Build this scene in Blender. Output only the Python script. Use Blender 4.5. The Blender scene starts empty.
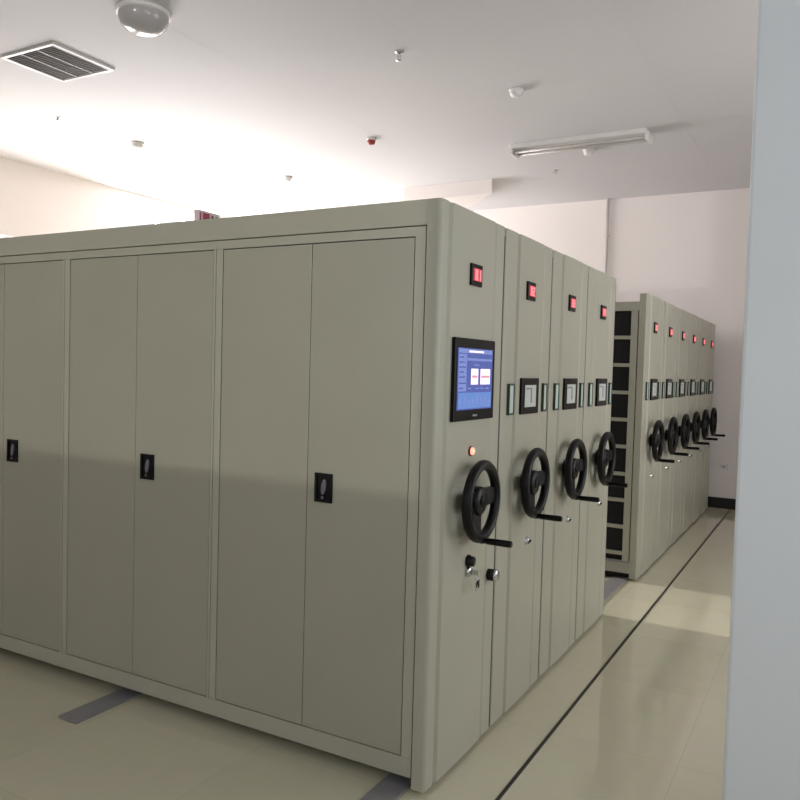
import bpy, bmesh, math, random
from mathutils import Vector, Matrix
random.seed(4)
PI = math.pi
C = bpy.context.scene
COL = C.collection

# ------------------------------------------------------------------ camera
FPX = 777.45
YAW, PITCH, ROLL = 2.0789, -0.0409, 0.0275
CAM = Vector((1.3074, -2.6308, 1.6578))
F = Vector((math.cos(PITCH)*math.cos(YAW), math.cos(PITCH)*math.sin(YAW), math.sin(PITCH)))
r0 = F.cross(Vector((0, 0, 1))).normalized(); u0 = r0.cross(F)
Rt = math.cos(ROLL)*r0 + math.sin(ROLL)*u0
Up = -math.sin(ROLL)*r0 + math.cos(ROLL)*u0
cd = bpy.data.cameras.new('camera'); cam = bpy.data.objects.new('camera', cd); COL.objects.link(cam)
cd.sensor_fit = 'HORIZONTAL'; cd.sensor_width = 36; cd.lens = FPX/800*36
cd.clip_start = 0.02; cd.clip_end = 200
m = Matrix((Rt, Up, -F)).transposed().to_4x4(); m.translation = CAM
cam.matrix_world = m
C.camera = cam
vs = C.view_settings
vs.view_transform = 'Standard'; vs.look = 'None'; vs.gamma = 1; vs.use_curve_mapping = False
vs.exposure = 0.0

# ------------------------------------------------------------------ sizes
H = 2.30            # top of the end panels
TH = 0.061          # end panel thickness
W = 0.6759          # pitch of the units
Y1 = [0.0, 0.6644, 0.6644+W, 0.6644+2*W]
Y2 = [0.6644+3*W+0.9872+i*W for i in range(6)]
BAY = 1.0156
MARG = 0.0531
NB = 5
LEN = TH+MARG+NB*BAY+0.02
ZC = 4.0
YF = 7.91
XL = -7.34
XR = 3.3
YB = -4.8

# ------------------------------------------------------------------ materials
def lin(c):
    return tuple(((x/255)/12.92 if x/255 <= .04045 else ((x/255+.055)/1.055)**2.4) for x in c)
def mat(name, rgb, rough=.5, metal=0, spec=.5, noise=0, nscale=4, bump=0, bscale=60, coat=0, emit=None, es=0):
    m = bpy.data.materials.new(name); m.use_nodes = True
    nt = m.node_tree; b = nt.nodes['Principled BSDF']
    c = lin(rgb)
    b.inputs['Base Color'].default_value = (*c, 1)
    b.inputs['Roughness'].default_value = rough
    b.inputs['Metallic'].default_value = metal
    b.inputs['Specular IOR Level'].default_value = spec
    b.inputs['Coat Weight'].default_value = coat
    b.inputs['Coat Roughness'].default_value = .06
    if emit:
        b.inputs['Emission Color'].default_value = (*lin(emit), 1); b.inputs['Emission Strength'].default_value = es
    tc = nt.nodes.new('ShaderNodeTexCoord')
    n = nt.nodes.new('ShaderNodeTexNoise'); n.inputs['Scale'].default_value = nscale; n.inputs['Detail'].default_value = 3
    nt.links.new(tc.outputs['Object'], n.inputs['Vector'])
    if noise:
        rp = nt.nodes.new('ShaderNodeValToRGB')
        rp.color_ramp.elements[0].position = .3; rp.color_ramp.elements[1].position = .7
        rp.color_ramp.elements[0].color = (*[x*(1-noise) for x in c], 1)
        rp.color_ramp.elements[1].color = (*[min(1, x*(1+noise)) for x in c], 1)
        nt.links.new(n.outputs['Fac'], rp.inputs['Fac']); nt.links.new(rp.outputs['Color'], b.inputs['Base Color'])
    if bump:
        n2 = nt.nodes.new('ShaderNodeTexNoise'); n2.inputs['Scale'].default_value = bscale
        nt.links.new(tc.outputs['Object'], n2.inputs['Vector'])
        bp = nt.nodes.new('ShaderNodeBump'); bp.inputs['Strength'].default_value = bump; bp.inputs['Distance'].default_value = .003
        nt.links.new(n2.outputs['Fac'], bp.inputs['Height']); nt.links.new(bp.outputs['Normal'], b.inputs['Normal'])
    return m
M = {}
M['paint'] = mat('grey_green_paint', (174, 172, 156), .36, spec=.45, noise=.025, nscale=2.5, bump=.06, bscale=180)
M['door'] = mat('door_paint', (165, 163, 147), .34, spec=.45, noise=.03, nscale=2, bump=.06, bscale=180)
M['seam'] = mat('shadow_gap_rubber', (52, 52, 46), .8, noise=.1)  # dark fill for gaps and base recesses, their shade put into the colour
M['dark'] = mat('black_steel_mesh', (14, 13, 17), .7, noise=.2, nscale=30)
M['black'] = mat('black_plastic', (8, 8, 10), .42, spec=.25, noise=.15, nscale=20, bump=.1, bscale=300)
M['bezel'] = mat('black_glass_bezel', (22, 21, 19), .3, spec=.12, noise=.05)
M['chrome'] = mat('chrome', (205, 205, 205), .2, metal=1, noise=.03)
M['steel'] = mat('galvanised_steel', (150, 148, 150), .4, metal=.3, noise=.06)
M['led'] = mat('red_digits', (255, 120, 130), .5, emit=(255, 150, 155), es=.85, noise=.01)
M['ledback'] = mat('red_lit_window', (110, 20, 25), .3, emit=(176, 72, 82), es=.8, noise=.05)
M['lamp'] = mat('red_lamp_lens', (255, 150, 120), .3, emit=(255, 175, 150), es=1.3, noise=.01)
M['lampring'] = mat('dark_red_ring', (90, 30, 25), .4, noise=.05)
M['scr'] = mat('screen_blue', (30, 40, 90), .25, emit=(76, 92, 160), es=.95, noise=.05)
M['scr_l'] = mat('screen_lilac', (60, 70, 120), .25, emit=(118, 134, 192), es=.95, noise=.05)
M['scr_c'] = mat('screen_cyan', (60, 90, 130), .25, emit=(92, 125, 190), es=.95, noise=.05)
M['scr_w'] = mat('screen_white', (200, 190, 200), .25, emit=(250, 232, 245), es=1, noise=.01)
M['scr_r'] = mat('screen_rose', (160, 110, 120), .25, emit=(205, 150, 170), es=.9, noise=.02)
M['lcd'] = mat('grey_lcd', (180, 184, 180), .3, noise=.06, nscale=30, emit=(150, 156, 152), es=.25)
M['lcd_d'] = mat('lcd_mark', (120, 126, 124), .4, noise=.05)
M['green'] = mat('dark_green_frame', (44, 66, 56), .3, noise=.05)
M['card'] = mat('pale_card', (190, 205, 196), .5, noise=.03)
M['wall'] = mat('white_wall_paint', (231, 223, 220), .7, noise=.012, nscale=1.2, bump=.1, bscale=40)
M['pillar'] = mat('cool_white_paint', (226, 231, 235), .6, noise=.012, nscale=1.5, bump=.1, bscale=40)
M['frame'] = mat('window_frame_white', (230, 230, 230), .4, noise=.01)
M['base'] = mat('black_skirting', (26, 24, 28), .3, noise=.1)
M['pipe'] = mat('white_pipe', (214, 205, 202), .4, noise=.02)
M['white'] = mat('white_plastic', (225, 222, 220), .4, noise=.02)
M['bowl'] = mat('grey_opal_bowl', (176, 173, 172), .15, noise=.02)
M['red'] = mat('red_plastic', (150, 50, 45), .4, noise=.05)
M['vent'] = mat('vent_grey', (135, 129, 126), .5, noise=.05)
M['ventd'] = mat('vent_dark', (96, 90, 87), .8, noise=.1)
M['cardred'] = mat('red_print', (176, 70, 92), .6, noise=.1, nscale=15)
M['cardwhite'] = mat('white_print', (222, 205, 208), .6, noise=.03)
M['carddark'] = mat('dark_print', (96, 74, 78), .6, noise=.05)
M['rail'] = mat('dark_rail_slot', (42, 40, 34), .5, noise=.1)

# ceiling: white boards with faint taped joints parallel to Y
mc = mat('white_ceiling', (211, 208, 210), .75, noise=.012, nscale=1.0)
nt = mc.node_tree; b = nt.nodes['Principled BSDF']
tc = nt.nodes.new('ShaderNodeTexCoord'); sx = nt.nodes.new('ShaderNodeSeparateXYZ')
nt.links.new(tc.outputs['Object'], sx.inputs[0])
a = nt.nodes.new('ShaderNodeMath'); a.operation = 'ADD'; a.inputs[1].default_value = .03+14.2
d = nt.nodes.new('ShaderNodeMath'); d.operation = 'MODULO'; d.inputs[1].default_value = 1.42
nt.links.new(sx.outputs['X'], a.inputs[0]); nt.links.new(a.outputs[0], d.inputs[0])
rp = nt.nodes.new('ShaderNodeValToRGB'); e = rp.color_ramp.elements
e[0].position = 0; e[0].color = (1, 1, 1, 1); e[1].position = .03; e[1].color = (0, 0, 0, 1)
nt.links.new(d.outputs[0], rp.inputs['Fac'])
bp = nt.nodes.new('ShaderNodeBump'); bp.inputs['Strength'].default_value = .35; bp.inputs['Distance'].default_value = .004
nt.links.new(rp.outputs['Color'], bp.inputs['Height']); nt.links.new(bp.outputs['Normal'], b.inputs['Normal'])
M['ceiling'] = mc

# floor: glossy cream tiles
mf = mat('glossy_cream_floor', (205, 199, 172), .1, spec=.5, coat=.3)
nt = mf.node_tree; b = nt.nodes['Principled BSDF']
tc = nt.nodes.new('ShaderNodeTexCoord')
br = nt.nodes.new('ShaderNodeTexBrick'); br.offset = 0
br.inputs['Color1'].default_value = (*lin((214, 208, 182)), 1); br.inputs['Color2'].default_value = (*lin((209, 203, 177)), 1)
br.inputs['Mortar'].default_value = (*lin((198, 192, 166)), 1); br.inputs['Scale'].default_value = 1
br.inputs['Mortar Size'].default_value = .002; br.inputs['Brick Width'].default_value = .8; br.inputs['Row Height'].default_value = .8
nt.links.new(tc.outputs['Object'], br.inputs['Vector'])
nz = nt.nodes.new('ShaderNodeTexNoise'); nz.inputs['Scale'].default_value = 7; nz.inputs['Detail'].default_value = 6
nt.links.new(tc.outputs['Object'], nz.inputs['Vector'])
mx = nt.nodes.new('ShaderNodeMix'); mx.data_type = 'RGBA'; mx.blend_type = 'MULTIPLY'; mx.inputs[0].default_value = .12
nt.links.new(br.outputs['Color'], mx.inputs[6]); nt.links.new(nz.outputs['Color'], mx.inputs[7])
nt.links.new(mx.outputs[2], b.inputs['Base Color'])
M['floor'] = mf

# ------------------------------------------------------------------ mesh helpers
class MB:
    def __init__(s): s.bm = bmesh.new(); s.mats = []
    def mi(s, k):
        if k not in s.mats: s.mats.append(k)
        return s.mats.index(k)
    def box(s, x0, x1, y0, y1, z0, z1, k=None, bev=0):
        tmp = bmesh.new()
        bmesh.ops.create_cube(tmp, size=1)
        for v in tmp.verts:
            v.co = Vector(((x0+x1)/2+v.co.x*(x1-x0), (y0+y1)/2+v.co.y*(y1-y0), (z0+z1)/2+v.co.z*(z1-z0)))
        if bev: bmesh.ops.bevel(tmp, geom=tmp.edges[:], offset=bev, segments=2, affect='EDGES', profile=.6)
        s._add(tmp, k); return s
    def _add(s, tmp, k, M4=None, smooth=False):
        if M4 is not None: bmesh.ops.transform(tmp, matrix=M4, verts=tmp.verts)
        bmesh.ops.recalc_face_normals(tmp, faces=tmp.faces)
        i = s.mi(k) if k else 0
        vm = {}
        for v in tmp.verts: vm[v] = s.bm.verts.new(v.co)
        for f in tmp.faces:
            try:
                g = s.bm.faces.new([vm[v] for v in f.verts]); g.material_index = i; g.smooth = smooth or f.smooth
            except ValueError: pass
        tmp.free()
    def tube(s, pts, rad, k=None, seg=12, closed=False, caps=True):
        tmp = bmesh.new(); rings = []
        n = len(pts); pts = [Vector(p) for p in pts]
        rads = rad if isinstance(rad, (list, tuple)) else [rad]*n
        up = Vector((0, 0, 1))
        for i, p in enumerate(pts):
            if closed: t = (pts[(i+1) % n]-pts[i-1]).normalized()
            else: t = (pts[min(i+1, n-1)]-pts[max(i-1, 0)]).normalized()
            a = up if abs(t.dot(up)) < .95 else Vector((1, 0, 0))
            if closed: a = Vector((1, 0, 0))
            u = t.cross(a).normalized(); v = t.cross(u).normalized()
            rings.append([tmp.verts.new(p+rads[i]*(math.cos(2*PI*j/seg)*u+math.sin(2*PI*j/seg)*v)) for j in range(seg)])
        m_ = n if closed else n-1
        for i in range(m_):
            A, B = rings[i], rings[(i+1) % n]
            for j in range(seg):
                f = tmp.faces.new([A[j], A[(j+1) % seg], B[(j+1) % seg], B[j]]); f.smooth = True
        if caps and not closed: tmp.faces.new(rings[0]); tmp.faces.new(rings[-1][::-1])
        s._add(tmp, k); return s
    def lathe(s, prof, M4, k=None, seg=32):
        # prof: (r, z) rows revolved about local Z
        tmp = bmesh.new(); rings = []
        for r, z in prof:
            if r < 1e-6: rings.append([tmp.verts.new((0, 0, z))])
            else: rings.append([tmp.verts.new((r*math.cos(2*PI*j/seg), r*math.sin(2*PI*j/seg), z)) for j in range(seg)])
        for A, B in zip(rings, rings[1:]):
            for j in range(seg):
                q = (j+1) % seg
                if len(A) == 1 and len(B) == 1: continue
                if len(A) == 1: f = tmp.faces.new([A[0], B[q], B[j]])
                elif len(B) == 1: f = tmp.faces.new([A[j], A[q], B[0]])
                else: f = tmp.faces.new([A[j], A[q], B[q], B[j]])
                f.smooth = True
        s._add(tmp, k, M4); return s
    def prism(s, poly, z0, z1, k=None, axis='Z'):
        tmp = bmesh.new()
        def P(a, b, c):
            return {'Z': (a, b, c), 'X': (c, a, b), 'Y': (a, c, b)}[axis]
        lo = [tmp.verts.new(P(a, b, z0)) for a, b in poly]; hi = [tmp.verts.new(P(a, b, z1)) for a, b in poly]
        n = len(poly)
        for j in range(n): tmp.faces.new([lo[j], lo[(j+1) % n], hi[(j+1) % n], hi[j]])
        tmp.faces.new(lo[::-1]); tmp.faces.new(hi)
        s._add(tmp, k); return s
    def build(s, name, k=None, parent=None, loc=None):
        me = bpy.data.meshes.new(name); s.bm.to_mesh(me); s.bm.free()
        for q in (s.mats or [k]): me.materials.append(M[q])
        if s.mats and k and k not in s.mats: pass
        o = bpy.data.objects.new(name, me); COL.objects.link(o)
        if parent: o.parent = parent
        if loc: o.location = loc
        return o
def tag(o, label=None, cat=None, group=None, kind=None):
    if label: o['label'] = label
    if cat: o['category'] = cat
    if group: o['group'] = group
    if kind: o['kind'] = kind
    return o
def empty(name, loc):
    o = bpy.data.objects.new(name, None); COL.objects.link(o); o.location = loc; o.empty_display_size = .1
    return o
def struct(mb, name, k, cat=None):
    o = mb.build(name, k); o['kind'] = 'structure'; return o
AX = Matrix.Rotation(PI/2, 4, 'Y')       # local Z -> world +X
def atx(x, y, z): return Matrix.Translation((x, y, z)) @ AX
DOWN = lambda x, y, z: Matrix.Translation((x, y, z)) @ Matrix.Rotation(PI, 4, 'X')

# ------------------------------------------------------------------ the room
T = .2
struct(MB().box(XL-T, XR+T, YB-T, YF+T, -.12, 0), 'floor', 'floor')
struct(MB().box(XL-T, XR+T, YB-T, YF+T, ZC, ZC+.15), 'ceiling', 'ceiling')
def wall_with_holes(name, axis, pos, t, a0, a1, holes, k):
    # wall in the plane axis=pos..pos+t, spanning a0..a1 on the other horizontal axis, holes (h0,h1,z0,z1)
    mb = MB(); holes = sorted(holes); cur = a0
    def bx(p, q, z0, z1):
        if q-p < 1e-4 or z1-z0 < 1e-4: return
        if axis == 'X': mb.box(pos, pos+t, p, q, z0, z1)
        else: mb.box(p, q, pos, pos+t, z0, z1)
    for h0, h1, z0, z1 in holes:
        bx(cur, h0, 0, ZC); bx(h0, h1, 0, z0); bx(h0, h1, z1, ZC); cur = h1
    bx(cur, a1, 0, ZC)
    return struct(mb, name, k)
WL = [(2.3, 3.95, .4, 3.1), (4.7, 7.5, .9, 3.85)]
WR_ADDED = [(-3.7, -.5, 1.0, 3.1), (1.6, 4.4, .9, 3.0)]  # unseen openings added to fill the end panels and near wall end
WBK_ADDED = [(-2.7, .0, 1.15, 3.85)]  # unseen opening added, sill and side shaped to cut light on the doors
wall_with_holes('wall_left', 'X', XL-T, T, YB, YF, WL, 'wall')
wall_with_holes('wall_far', 'Y', YF, T, XL-T, XR+T, [], 'wall')
wall_with_holes('wall_right', 'X', XR, T, YB, YF, WR_ADDED, 'wall')
wall_with_holes('wall_back', 'Y', YB-T, T, XL-T, XR+T, WBK_ADDED, 'wall')
def window(n, axis, pos, h):
    a0, a1, z0, z1 = h; mb = MB(); f = .05
    def bx(p, q, u, v, d=.03):
        if axis == 'X': mb.box(pos-d, pos+d, p, q, u, v)
        else: mb.box(p, q, pos-d, pos+d, u, v)
    bx(a0, a0+f, z0, z1); bx(a1-f, a1, z0, z1); bx(a0, a1, z1-f, z1); bx(a0, a1, z0, z0+.012 if axis == 'Y' else z0+f)
    k = 1 if axis == 'Y' or n == 1 else max(1, round((a1-a0)/1.1))
    for i in range(1, k):
        c = a0+(a1-a0)*i/k; bx(c-.025, c+.025, z0, z1, .025)
    struct(mb, 'window_%d' % n, 'frame')
window(1, 'X', XL-.1, WL[0]); window(2, 'X', XL-.1, WL[1]); window(3, 'X', XR+.1, WR_ADDED[0]); window(5, 'X', XR+.1, WR_ADDED[1])  # those in the right wall are added for fill
window(4, 'Y', YB-.1, WBK_ADDED[0])  # added behind the camera, its sill draws the line across the doors
# boxed-in duct under the ceiling at the far wall and the near wall end at the right of the picture
BZ = ZC
struct(MB().prism([(-3.68, 6.28), (-2.45, 6.28), (-3.05, 6.95), (-3.68, 6.95)], 3.83, ZC), 'trim_1', 'wall')
struct(MB().box(1.035, XR, .2, .45, 0, ZC, bev=.012), 'wall_near_right', 'pillar')
struct(MB().box(XL, XR, YF-.018, YF, 0, .135, bev=.004), 'baseboard_far', 'base')
struct(MB().box(XR-.018, XR, YB, YF-.018, 0, .135, bev=.004), 'baseboard_right', 'base')
struct(MB().box(XL, XL+.018, YB, YF-.018, 0, .135, bev=.004), 'baseboard_left', 'base')
# floor rails that run along the ends of the shelving
struct(MB().box(.236, .250, -2.3, YF-.03, 0, .004), 'trim_2', 'rail')
for i, (a, b_) in enumerate([(-.2, -.085), (-1.75, -1.63), (-3.45, -3.33), (-4.95, -4.83)]):
    struct(MB().box(a, b_, -.3, YF-.03, 0, .012, bev=.003), 'trim_%d' % (3+i), 'steel')

# ------------------------------------------------------------------ shelving
def panel_profile(w):
    # plan outline (x out of the panel, y along it): rounded corners, two grooves, gently bowed centre
    g1, g2 = (.085, .54) if w < .67 else (.163, .528)
    y1 = w-.015
    pts = [(-TH, 0)]
    r = .016 if w < .67 else .010
    for i in range(6):
        a = PI/2*i/5; pts.append((-r-.004+r*math.sin(a), r-r*math.cos(a)))
    gw, gd = .014, .008
    pts += [(-.004, g1-gw), (-.004-gd, g1), (0, g1+gw)]
    for i in range(1, 8):
        t = i/8; pts.append((.0012*math.sin(PI*t), g1+gw+(g2-g1-2*gw)*t))
    pts += [(0, g2-gw), (-.004-gd, g2), (-.004, g2+gw)]
    r = .009
    for i in range(6):
        a = PI/2*i/5; pts.append((-r-.004+r*math.cos(a), y1-r+r*math.sin(a)))
    pts.append((-TH, y1))
    return pts
def end_panel(parent, w):
    mb = MB(); mb.prism(panel_profile(w), .02, H, 'paint'); mb.box(-TH, -.008, w-.015, w, .02, H-.04, 'seam')  # dark strip stands in for shade in the seam
    o = mb.build('end_panel', 'paint', parent)
    return o
SEG = {'0': 'abcdef', '1': 'bc', '2': 'abged', '3': 'abgcd', '4': 'fgbc', '5': 'afgcd', '6': 'afgedc', '7': 'abc', '8': 'abcdefg', '9': 'abcdfg'}
def digits(mb, txt, x, yc, zc, h, k):
    wd = h*.52; th = h*.17; gap = h*.2
    n = len(txt)
    for i, ch in enumerate(txt):
        y0 = yc-(n*wd+(n-1)*gap)/2+i*(wd+gap); z0 = zc-h/2
        R = {'a': (y0, y0+wd, z0+h-th, z0+h), 'd': (y0, y0+wd, z0, z0+th), 'g': (y0, y0+wd, zc-th/2, zc+th/2),
             'f': (y0, y0+th, zc, z0+h), 'b': (y0+wd-th, y0+wd, zc, z0+h), 'e': (y0, y0+th, z0, zc), 'c': (y0+wd-th, y0+wd, z0, zc)}
        for s_ in SEG[ch]:
            a, b_, c, d_ = R[s_]; mb.box(x, x+.0015, a, b_, c, d_, k)
def number_display(parent, txt, yc):
    z0, z1 = 2.003, 2.092
    mb = MB(); mb.box(-.004, .011, yc-.055, yc+.055, z0, z1, 'bezel', bev=.003)
    o = mb.build('number_display', 'bezel', parent)
    mb = MB(); mb.box(.011, .0125, yc-.040, yc+.046, z0+.02, z1-.018, 'ledback')
    digits(mb, txt, .0125, yc+.004, (z0+z1)/2, .042, 'led')
    p = mb.build('glowing_digits', None, o); p['label'] = 'red glowing digits'
def touch_screen(parent):
    y0, y1, z0, z1 = .122, .527, 1.452, 1.786
    mb = MB(); mb.box(-.004, .016, y0, y1, z0, z1, 'bezel', bev=.004)
    o = mb.build('touch_screen', 'bezel', parent)
    mb = MB(); Y0, Y1, Z0, Z1 = y0+.024, y1-.03, z0+.045, z1-.04
    x = .016; mb.box(x-.001, x+.001, Y0, Y1, Z0, Z1, 'scr')
    w_, h_ = Y1-Y0, Z1-Z0
    def rc(a, b_, c, d_, k, t=.002): mb.box(x, x+t, Y0+w_*a, Y0+w_*b_, Z0+h_*c, Z0+h_*d_, k)
    rc(.02, .98, .92, .985, 'scr_l', .0016); rc(.3, .72, .935, .965, 'scr_w', .0022)
    rc(.03, .98, .02, .28, 'scr_c', .0014); rc(.02, .24, .3, .9, 'scr_l', .0012)
    rc(.25, .98, .8, .84, 'scr_l'); rc(.45, .6, .72, .74, 'scr_l')
    rc(.37, .57, .41, .67, 'scr_w'); rc(.64, .93, .41, .67, 'scr_w')
    rc(.39, .55, .52, .56, 'scr_r', .003); rc(.66, .91, .52, .56, 'scr_r', .003)
    for a in (.28, .5, .64, .8): rc(a, a+.1, .335, .355, 'scr_l')
    for i, zz in enumerate((.84, .76, .68, .6, .52, .42, .34)): rc(.04, .16+.03*(i % 3), zz, zz+.022, 'scr', .0022)
    for i in range(8):
        a = .05+.118*i; rc(a, a+.05, .09, .09+(.1, .12, .07, .09, .15, .1, .12, .08)[i], 'scr_l', .003)
        rc(a-.01, a+.06, .045, .06, 'scr_l', .003)
    p = mb.build('lit_screen', None, o); p['label'] = 'blue lit screen with two white tiles'
    MB().box(.0155, .0185, y0+.18, y0+.225, z0+.016, z0+.024).build('screen_button', 'steel', o)
def small_display(parent):
    y0, y1, z0, z1 = .222, .463, 1.452, 1.627
    mb = MB(); mb.box(-.004, .013, y0, y1, z0, z1, 'bezel', bev=.004)
    o = mb.build('control_display', 'bezel', parent)
    mb = MB(); mb.box(.012, .0145, y0+.04, y1-.045, z0+.034, z1-.034, 'lcd')
    mb.box(.0145, .0155, y0+.12, y0+.135, z0+.055, z1-.05, 'lcd_d'); mb.box(.0145, .0155, y0+.05, y0+.12, z1-.055, z1-.048, 'lcd_d')
    p = mb.build('grey_screen', None, o); p['label'] = 'pale grey screen'
def label_holder(parent, ya, yb):
    z0, z1 = 1.455, 1.6; mb = MB(); f = .009
    for (a, b_, c, d_) in ((ya, ya+f, z0, z1), (yb-f, yb, z0, z1), (ya+f, yb-f, z0, z0+f), (ya+f, yb-f, z1-f, z1)):
        mb.box(-.012, .008, a, b_, c, d_, 'green')
    o = mb.build('label_holder', 'green', parent)
    c = MB().box(-.012, .005, ya+f, yb-f, z0+f, z1-f).build('label_card', 'card', o); c['label'] = 'pale green card'
def handwheel(parent, yc=.322, zc=1.119):
    xc = .062; R_ = .150
    mb = MB()
    N = 48
    pts = [(xc, yc+R_*math.cos(2*PI*i/N), zc+R_*math.sin(2*PI*i/N)) for i in range(N)]
    mb.tube(pts, .0215, 'black', seg=14, closed=True)
    # three dished spokes
    for ang, wd in ((.10, .036), (PI-.10, .036), (-PI/2-.28, .042)):
        ca, sa = math.cos(ang), math.sin(ang)
        prof = [(0.02, -.016), (.06, -.022), (.11, -.014), (.148, .0)]
        tmp = bmesh.new(); rows = []
        for q, dx in prof:
            ww = wd*(1.15-.25*q/.148); row = []
            for s_, t_ in ((-1, -1), (1, -1), (1, 1), (-1, 1)):
                yy = yc+q*ca-s_*ww*sa; zz = zc+q*sa+s_*ww*ca
                row.append(tmp.verts.new((xc+dx+t_*.011, yy, zz)))
            rows.append(row)
        for A, B in zip(rows, rows[1:]):
            for j in range(4): tmp.faces.new([A[j], A[(j+1) % 4], B[(j+1) % 4], B[j]])
        tmp.faces.new(rows[0]); tmp.faces.new(rows[-1])
        mb._add(tmp, 'black')
    o = mb.build('handwheel', 'black', parent)
    hb = MB(); hb.lathe([(0, -.07), (.052, -.07), (.052, -.05), (.04, -.045), (.04, -.036), (.06, -.03), (.06, -.004), (.05, .004), (.0, .004)], atx(xc, yc, zc), 'black')
    h = hb.build('wheel_hub', 'black', o)
    bg = MB(); bg.lathe([(0, .0045), (.026, .0045), (.026, .007), (.0, .008)], atx(xc, yc, zc), 'bezel'); bg.build('hub_cap', 'bezel', o)
    g = MB(); zb = zc-R_-.012
    g.tube([(xc-.018, yc, zb+.004), (xc+.01, yc, zb+.002), (xc+.025, yc, zb), (xc+.03, yc, zb), (xc+.12, yc, zb), (xc+.135, yc, zb), (xc+.138, yc, zb)],
           [.017, .016, .011, .0135, .0145, .013, .008], 'black', seg=16)
    g.build('crank_handle', 'black', o)
    return o
def small_lock(parent, y, z, key=False):
    mb = MB()
    mb.lathe([(0, -.006), (.021, -.006), (.021, .003), (.016, .006), (.014, .016), (0, .016)], atx(0, y, z), 'chrome', 20)
    mb.box(.016, .024, y-.003, y+.012, z-.005, z+.005, 'dark')
    mb.box(.0155, .0175, y-.012, y+.004, z-.012, z-.006, 'dark')
    o = mb.build('lock', 'chrome', parent)
    return o
def key_lock(parent, y, z):
    mb = MB()
    mb.lathe([(0, -.006), (.026, -.006), (.026, .01), (.021, .016), (.02, .03), (0, .03)], atx(0, y, z+.035), 'black', 24)
    o = mb.build('key_switch', 'black', parent)
    mb = MB()
    mb.lathe([(0, .0), (.022, .0), (.022, .012), (.017, .018), (0, .018)], atx(0, y, z-.01), 'chrome', 24)
    mb.build('lock_cylinder', 'chrome', o)
    mb = MB()
    mb.box(.018, .05, y-.0015, y+.0015, z-.02, z-.0, 'chrome')
    N = 20; pts = [(.045, y+.012*math.cos(2*PI*i/N), z-.03+.016*math.sin(2*PI*i/N)) for i in range(N)]
    mb.tube(pts, .0018, 'chrome', 8, closed=True)
    mb.prism([(y-.012, z-.05), (y+.01, z-.048), (y+.004, z-.085), (y-.004, z-.088)], .043, .046, 'chrome', axis='X')
    mb.prism([(y+.0, z-.045), (y+.016, z-.04), (y+.018, z-.07), (y+.008, z-.075)], .048, .051, 'black', axis='X')
    k = mb.build('key', None, o)
def latch(parent, y, z):
    mb = MB()
    mb.lathe([(0, -.02), (.026, -.02), (.026, .03), (0, .03)], atx(0, y, z), 'black', 28)
    o = mb.build('round_latch', 'black', parent)
    mb = MB()
    mb.lathe([(0, .03), (.028, .03), (.028, .036), (.024, .041), (0, .042)], atx(0, y, z), 'chrome', 28)
    mb.build('latch_face', 'chrome', o)
def indicator(parent):
    mb = MB()
    mb.lathe([(0, -.004), (.021, -.004), (.021, .006), (.017, .008), (0, .008)], atx(0, .327, 1.322), 'lampring', 24)
    o = mb.build('indicator_light', 'lampring', parent)
    mb = MB()
    mb.lathe([(.016, .007), (.015, .014), (.009, .019), (0, .021)], atx(0, .327, 1.322), 'lamp', 24)
    p = mb.build('lamp_lens', 'lamp', o); p['label'] = 'glowing red lens'

def plain_body(w):
    mb = MB(); w -= .008
    mb.box(-LEN, -TH, .012, w-.012, .06, 2.235, 'paint')
    mb.box(-LEN, -TH, 0, w, 2.205, 2.25, 'paint', bev=.003)
    mb.box(-LEN, -TH, .0, w, .06, .15, 'paint')
    mb.box(-LEN+.05, -TH-.02, .08, w-.08, .013, .07, 'seam')
    for i in range(NB+1):
        x = -TH-MARG/2-i*BAY
        mb.box(x-.0265, x+.0265, 0, w, .15, 2.205, 'paint')
    return mb
def open_body(w):
    mb = MB(); w -= .008
    mb.box(-LEN, -TH, 0, w, 2.165, 2.235, 'paint', bev=.003)
    mb.box(-LEN-.0, -TH, -.006, .02, 2.222, 2.236, 'paint')
    mb.box(-LEN, -TH, 0, .03, .06, .145, 'paint'); mb.box(-LEN, -TH, .012, w, .06, .09, 'steel')
    mb.box(-LEN, -TH, -.006, .02, .145, .158, 'steel')
    mb.box(-LEN+.05, -TH-.02, .06, w-.06, .013, .07, 'seam')
    for i in range(NB+1):
        x = -TH-MARG/2-.008-i*BAY
        mb.box(x-.026, x+.026, 0, .05, .145, 2.165, 'paint', bev=.003)
        mb.box(x-.030, x+.030, w-.05, w, .145, 2.165, 'paint')
        mb.box(x-.012, x+.012, .05, w-.05, .145, 2.165, 'dark')
    mb.box(-LEN+.01, -TH, .034, .04, .155, 2.17, 'dark')
    mb.box(-LEN, -TH, w*.5-.01, w*.5+.01, .09, 2.17, 'dark')
    return mb
SHELF = [1.953, 1.732, 1.512, 1.294, 1.078, .857, .645, .43, .215]
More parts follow.
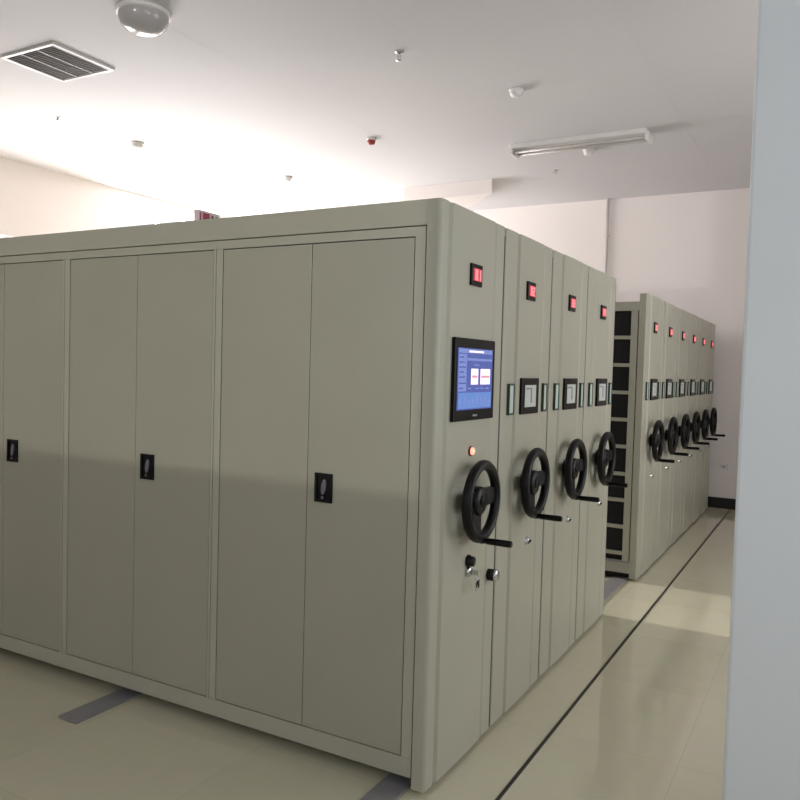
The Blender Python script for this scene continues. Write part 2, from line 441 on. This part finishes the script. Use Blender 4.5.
def door_body(w):
    # front unit: cabinets with hinged doors in a framed face at y = 0
    mb = MB(); w -= .008
    mb.box(-LEN, -TH, .024, w, .06, 2.24, 'paint')
    mb.box(-LEN, -TH, .0, .05, 2.203, 2.30, 'paint', bev=.003)       # header
    mb.box(-LEN, -TH, .05, w, 2.24, 2.30, 'paint')
    mb.box(-LEN, -TH-.006, .004, .03, 2.163, 2.199, 'paint')        # head of the door frame
    mb.box(-LEN, -TH-.0, .014, .03, 2.1, 2.21, 'seam')
    mb.box(-LEN, -TH-.006, .004, .03, .06, .135, 'paint')            # plinth
    mb.box(-LEN+.05, -TH-.02, .08, w-.08, .013, .07, 'seam')
    mb.box(-TH-.008, -TH+.001, .018, .03, .06, 2.203, 'seam')
    mb.box(-TH-MARG+.002, -TH-.006, .004, .03, .135, 2.163, 'paint', bev=.002)
    for i in range(1, NB+1):
        x1 = -TH-MARG-i*BAY
        mb.box(x1+.0015, x1+.014, .004, .03, .135, 2.163, 'paint'); mb.box(x1+.0165, x1+.0525, .004, .03, .135, 2.163, 'paint', bev=.002)
        mb.box(x1-.004, x1+.056, .018, .03, .135, 2.163, 'seam')
        mb.box(x1+.06, x1+BAY, .02, .03, .13, 2.165, 'seam')
    return mb
def doors(parent):
    for i in range(NB):
        xr = -TH-MARG-i*BAY; xm = xr-.480; xl = xr-(BAY-.0545)
        d = MB().box(xm+.0015, xr-.002, .006, .022, .139, 2.159, bev=.0022).build('door', 'door', parent)
        d2 = MB().box(xl+.002, xm-.0015, .006, .022, .139, 2.159, bev=.0022).build('door', 'door', parent)
        hx, hz = xr-.394, 1.157
        mb = MB()
        for q in ((hx-.043, hx-.031, hz-.06, hz+.06), (hx+.031, hx+.043, hz-.06, hz+.06), (hx-.031, hx+.031, hz-.06, hz-.048), (hx-.031, hx+.031, hz+.048, hz+.06)):
            mb.box(q[0], q[1], -.002, .008, q[2], q[3], 'black')
        mb.box(hx-.031, hx+.031, .004, .008, hz-.048, hz+.048, 'black')
        h = mb.build('door_handle', 'black', d)
        if True:
            mb = MB(); pts = []
            for j in range(24):
                a = 2*PI*j/24; pts.append((hx+.002+.011*math.cos(a)+.004*math.sin(a), hz+.004+.032*math.sin(a)))
            mb.prism(pts, -.003, .004, 'lever', axis='Y')
            mb.lathe([(0, .0), (.006, .0), (.006, .004), (0, .004)], Matrix.Translation((hx-.002, .0, hz-.04)) @ Matrix.Rotation(PI/2, 4, 'X'), 'lever', 12)
            mb.bm and None
            # handles carry their own grip as part of the plate mesh
            gm = mb.build('grip', 'lever', None)
            # join into the plate so that the door keeps thing > part > sub-part
            bm = bmesh.new(); bm.from_mesh(h.data); off = len(bm.faces)
            bm.from_mesh(gm.data)
            h.data.materials.append(M['lever']); idx = len(h.data.materials)-1
            bm.faces.ensure_lookup_table()
            for f in bm.faces[off:]: f.material_index = idx
            bm.to_mesh(h.data); bm.free()
            me = gm.data; bpy.data.objects.remove(gm); bpy.data.meshes.remove(me)
M['lever'] = mat('grey_lever', (112, 106, 118), .3, noise=.05)

ORD = ['first', 'second', 'third', 'fourth', 'fifth', 'sixth']
def unit(y, w, txt, label, group, kind):
    t = empty('mobile_shelving_unit', (0, y, 0)); tag(t, label, 'mobile shelving', group)
    {'door': door_body, 'plain': plain_body, 'open': open_body}[kind](w).build('cabinet_body', None, t)
    end_panel(t, w); number_display(t, txt, .322)
    if kind == 'door':
        doors(t); touch_screen(t); indicator(t); key_lock(t, .335, .825); latch(t, .578, .748)
    else:
        small_display(t); label_holder(t, .07, .14); label_holder(t, .553, .612); small_lock(t, .385, .815)
    handwheel(t)
    if kind == 'open':
        for z in SHELF:
            MB().box(-LEN, -TH-.02, .006, w*.5-.01, z-.014, z+.014, 'paint').box(-LEN, -TH-.02, w*.5+.01, w-.02, z-.014, z+.014, 'paint').build('shelf', 'paint', t)
            MB().box(-LEN, -TH-.02, .028, .034, z-.115-.005, z-.115+.005).build('shelf_divider', 'dark', t)
    return t
G1 = 'grey-green shelving units of the near block'; G2 = 'grey-green shelving units of the far block'
unit(Y1[0], .6644, '01', 'nearest shelving unit, with tall grey doors, a blue touch screen and a black handwheel', G1, 'door')
ref = unit(Y1[1], W, '02', 'shelving unit of the near block directly behind the one with the blue touch screen', G1, 'plain')
def copy_tree(o, parent=None):
    c = o.copy(); COL.objects.link(c); c.parent = parent
    for ch in [x for x in bpy.data.objects if x.parent == o]: copy_tree(ch, c)
    return c
def set_digits(root, txt):
    for a_ in root.children:
        if a_.name.startswith('number_display'):
            for p in a_.children:
                z0, z1 = 2.003, 2.092; yc = .322
                mb = MB(); mb.box(.011, .0125, yc-.040, yc+.046, z0+.02, z1-.018, 'ledback')
                digits(mb, txt, .0125, yc+.004, (z0+z1)/2, .042, 'led')
                me = bpy.data.meshes.new('glowing_digits'); mb.bm.to_mesh(me); mb.bm.free()
                for q in mb.mats: me.materials.append(M[q])
                p.data = me
bpy.context.view_layer.update()
for y, lab, tx in ((Y1[2], 'third shelving unit of the near block, between its second and its last unit', '03'),
                   (Y1[3], 'last shelving unit of the near block, its handwheel beside the open aisle', '04')):
    c = copy_tree(ref); c.location = (0, y, 0); c['label'] = lab; set_digits(c, tx)
op = unit(Y2[0], W, '05', 'shelving unit of the far block facing the aisle with open black shelves', G2, 'open')
labs = ['second shelving unit of the far block, just behind the one with open shelves',
        'third shelving unit of the far block, counted from the open aisle',
        'fourth shelving unit of the far block, counted from the open aisle',
        'fifth shelving unit of the far block, next to its last unit',
        'last shelving unit of the far block, standing against the far white wall']
for i, lab in enumerate(labs):
    c = copy_tree(ref); c.location = (0, Y2[i+1], 0); c['label'] = lab; c['group'] = G2; set_digits(c, '%02d' % (6+i))

# printed carton on top of the first unit, its upper edge shows above the header
# ------------------------------------------------------------------ ceiling fittings
# ceiling air vent (egg-crate grille in white frame)
t = empty('ceiling_vent', (-4.15, 1.475, ZC)); tag(t, 'square grey slatted air vent with white frame in the ceiling', 'vent')
vx, vy = .31, .285
mb = MB()
for q in ((-vx, vx, -vy, -vy+.026), (-vx, vx, vy-.026, vy), (-vx, -vx+.026, -vy+.026, vy-.026), (vx-.026, vx, -vy+.026, vy-.026)):
    mb.box(q[0], q[1], q[2], q[3], -.019, 0, 'white')
mb.build('vent_frame', 'white', t)
MB().box(-vx+.026, vx-.026, -vy+.026, vy-.026, -.003, 0).build('vent_back', 'ventd', t)
mb = MB()
for i in range(21):
    y = -vy+.038+i*(2*vy-.076)/20
    mb.prism([(y-.009, -.014), (y+.004, -.003), (y+.009, -.003), (y-.003, -.017)], -vx+.026, vx-.026, 'vent', axis='X')
for i in range(4):
    x = -vx+.033+(i+.0)*(2*vx-.066)/3; mb.box(x-.007, x+.007, -vy+.026, vy-.026, -.02, -.004, 'vent')
mb.build('vent_slats', 'vent', t)
# round ceiling lamp, glass bowl
t = empty('ceiling_lamp', (-2.84, 1.14, ZC)); tag(t, 'round grey ceiling lamp with glossy bowl at the top left', 'lamp')
mb = MB(); mb.lathe([(0, 0), (.178, 0), (.183, .012), (.178, .028), (.165, .032), (0, .032)], DOWN(0, 0, 0), 'white', 48); mb.build('lamp_base', 'white', t)
mb = MB(); mb.lathe([(.165, .03), (.163, .055), (.15, .09), (.122, .12), (.08, .138), (.032, .146), (0, .147)], DOWN(0, 0, 0), 'bowl', 48); mb.build('lamp_bowl', 'bowl', t)
# smoke detectors and sprinklers
def detector(loc, label, name, cat, r=.055, k='white', red=False):
    t = empty(name, loc); tag(t, label, cat)
    mb = MB(); mb.lathe([(0, 0), (r, 0), (r*1.02, .012), (r*.93, .02), (0, .02)], DOWN(0, 0, 0), k, 28); mb.build('mounting_base', k, t)
    mb = MB(); kk = 'red' if red else k
    mb.lathe([(r*.85, .018), (r*.85, .038), (r*.7, .055), (r*.45, .062), (0, .064)], DOWN(0, 0, 0), kk, 28); mb.build('sensor_head', kk, t)
def sprinkler(loc, label, sz=1):
    t = empty('sprinkler', loc); t.scale = (1, 1, sz); tag(t, label, 'sprinkler')
    mb = MB(); mb.lathe([(0, 0), (.035, 0), (.03, .008), (.012, .012), (0, .012)], DOWN(0, 0, 0), 'chrome', 20); mb.build('ceiling_collar', 'chrome', t)
    mb = MB(); mb.tube([(0, 0, -.01), (0, 0, -.04)], .009, 'chrome', 10)
    mb.box(-.014, -.010, -.003, .003, -.065, -.03, 'chrome').box(.010, .014, -.003, .003, -.065, -.03, 'chrome').box(-.014, .014, -.003, .003, -.036, -.03, 'chrome')
    mb.lathe([(0, .064), (.022, .064), (.022, .067), (0, .067)], DOWN(0, 0, 0), 'chrome', 16); mb.build('sprinkler_head', 'chrome', t)
detector((-1.105, 3.55, ZC), 'white smoke detector in the middle of the ceiling, nearer than the long tube fitting', 'smoke_detector', 'smoke detector', .062)
detector((-1.04, 5.50, ZC), 'white smoke detector just behind the long tube light fitting', 'smoke_detector', 'smoke detector', .062)
detector((-5.34, 3.35, ZC), 'pale smoke detector on the bright left part of the ceiling', 'smoke_detector', 'smoke detector', .07)
detector((-4.745, 5.20, ZC), 'faint white smoke detector near the left wall on the brightest ceiling', 'smoke_detector', 'smoke detector', .06)
detector((-2.94, 4.24, ZC), 'small dark red alarm sensor hanging under the ceiling', 'alarm_sensor', 'sensor', .05, 'white', True)
sprinkler((-1.61, 2.45, ZC), 'small metal sprinkler head in the grey upper middle of the ceiling')
sprinkler((-5.40, 2.41, ZC), 'small metal sprinkler head below the ceiling vent at the left', .5)
sprinkler((-1.62, 6.19, ZC), 'small dark sprinkler head in front of the far wall', .45)
# fluorescent batten
t = empty('fluorescent_fitting', (-1.03, 5.1, ZC)); tag(t, 'long white double tube light fitting, switched off, on the ceiling', 'lamp')
L2 = .685
MB().box(-L2, L2, -.11, .11, -.045, .004, bev=.004).build('fitting_housing', 'white', t)
M['tube'] = mat('unlit_tube', (196, 192, 188), .25, noise=.01)
for s_ in (-1, 1):
    mb = MB(); mb.tube([(-L2+.03, s_*.055, -.075), (L2-.03, s_*.055, -.075)], .0155, 'tube', 14); mb.build('light_tube', None, t)
    MB().box(s_*L2-.018, s_*L2+.018, -.1, .1, -.1, -.03, bev=.003).build('tube_holder', 'white', t)
# pipe and small fittings on the far wall
mb = MB(); mb.tube([(-1.44, YF-.03, 0.02), (-1.44, YF-.03, BZ)], .021, 'pipe', 14)
for z in (.6, 1.6, 2.6, 3.5): mb.box(-1.475, -1.405, YF-.034, YF, z, z+.02, 'pipe')
o = mb.build('wall_pipe', 'pipe'); tag(o, 'thin white vertical pipe running up the far wall', 'pipe')
t = empty('wall_socket', (.143, YF, .50)); tag(t, 'small pale wall socket low on the far wall', 'socket')
MB().box(-.043, .043, -.012, 0, 0, .06, bev=.003).build('socket_plate', 'white', t)
MB().box(-.012, .012, -.0135, -.0118, .018, .04).build('socket_holes', 'vent', t)
# red and white printed carton seen over the header of the first unit
t = empty('printed_box', (-1.415, .262, 2.3)); tag(t, 'small red and white printed box standing on top of the nearest shelving unit', 'box')
MB().box(-.016, .014, -.073, .073, 0, .095, bev=.002).build('box_body', 'cardwhite', t)
mb = MB()
mb.box(.0135, .0155, -.045, .0, .012, .085, 'cardred'); mb.box(.0135, .0155, -.066, -.058, .01, .085, 'cardred')
mb.box(.0135, .0155, .014, .028, .02, .08, 'carddark'); mb.box(.0135, .0155, .044, .056, .02, .08, 'carddark')
mb.build('printed_panel', None, t)
# ------------------------------------------------------------------ light
def area(name, loc, rot, sx_, sy_, power, col):
    l = bpy.data.lights.new(name, 'AREA'); l.shape = 'RECTANGLE'; l.size = sx_; l.size_y = sy_; l.energy = power; l.color = col
    o = bpy.data.objects.new(name, l); COL.objects.link(o); o.location = loc; o.rotation_euler = rot; return o
for i, h in enumerate(WL):
    area('window_daylight', (XL-T-.02, (h[0]+h[1])/2, (h[2]+h[3])/2), (0, -PI/2, 0), h[3]-h[2], h[1]-h[0], (150, 430)[i], (1, .968, .965))
for i, h in enumerate(WR_ADDED):
    area('window_daylight', (XR+T+.02, (h[0]+h[1])/2, (h[2]+h[3])/2), (0, PI/2, 0), h[3]-h[2], h[1]-h[0], (34, 62)[i], ((.88, .95, 1), (.98, .985, 1))[i])  # fill light through the added right-wall openings
for i, h in enumerate(WBK_ADDED):
    area('window_daylight', ((h[0]+h[1])/2, YB-T-.02, (h[2]+h[3])/2), (PI/2, 0, 0), h[1]-h[0], h[3]-h[2], (8, 8)[i], (.86, .94, 1))  # weak cool fill at the added back opening
area('distant_daylight', (0, -19, 1.15), (PI/2, 0, 0), .22, .16, 560, (1, .97, .92))  # unseen lamp added to throw the sill's shade line onto the doors
sl = bpy.data.lights.new('sun', 'SUN'); sl.energy = 2.6; sl.angle = math.radians(.6); sl.color = (1, .95, .88)
so = bpy.data.objects.new('sun', sl); COL.objects.link(so)
so.rotation_euler = Vector((-1, 0, math.tan(math.radians(19)))).to_track_quat('Z', 'Y').to_euler()
w = bpy.data.worlds.new('world'); w.use_nodes = True; C.world = w
w.node_tree.nodes['Background'].inputs[0].default_value = (.93, .965, 1, 1); w.node_tree.nodes['Background'].inputs[1].default_value = 1.2
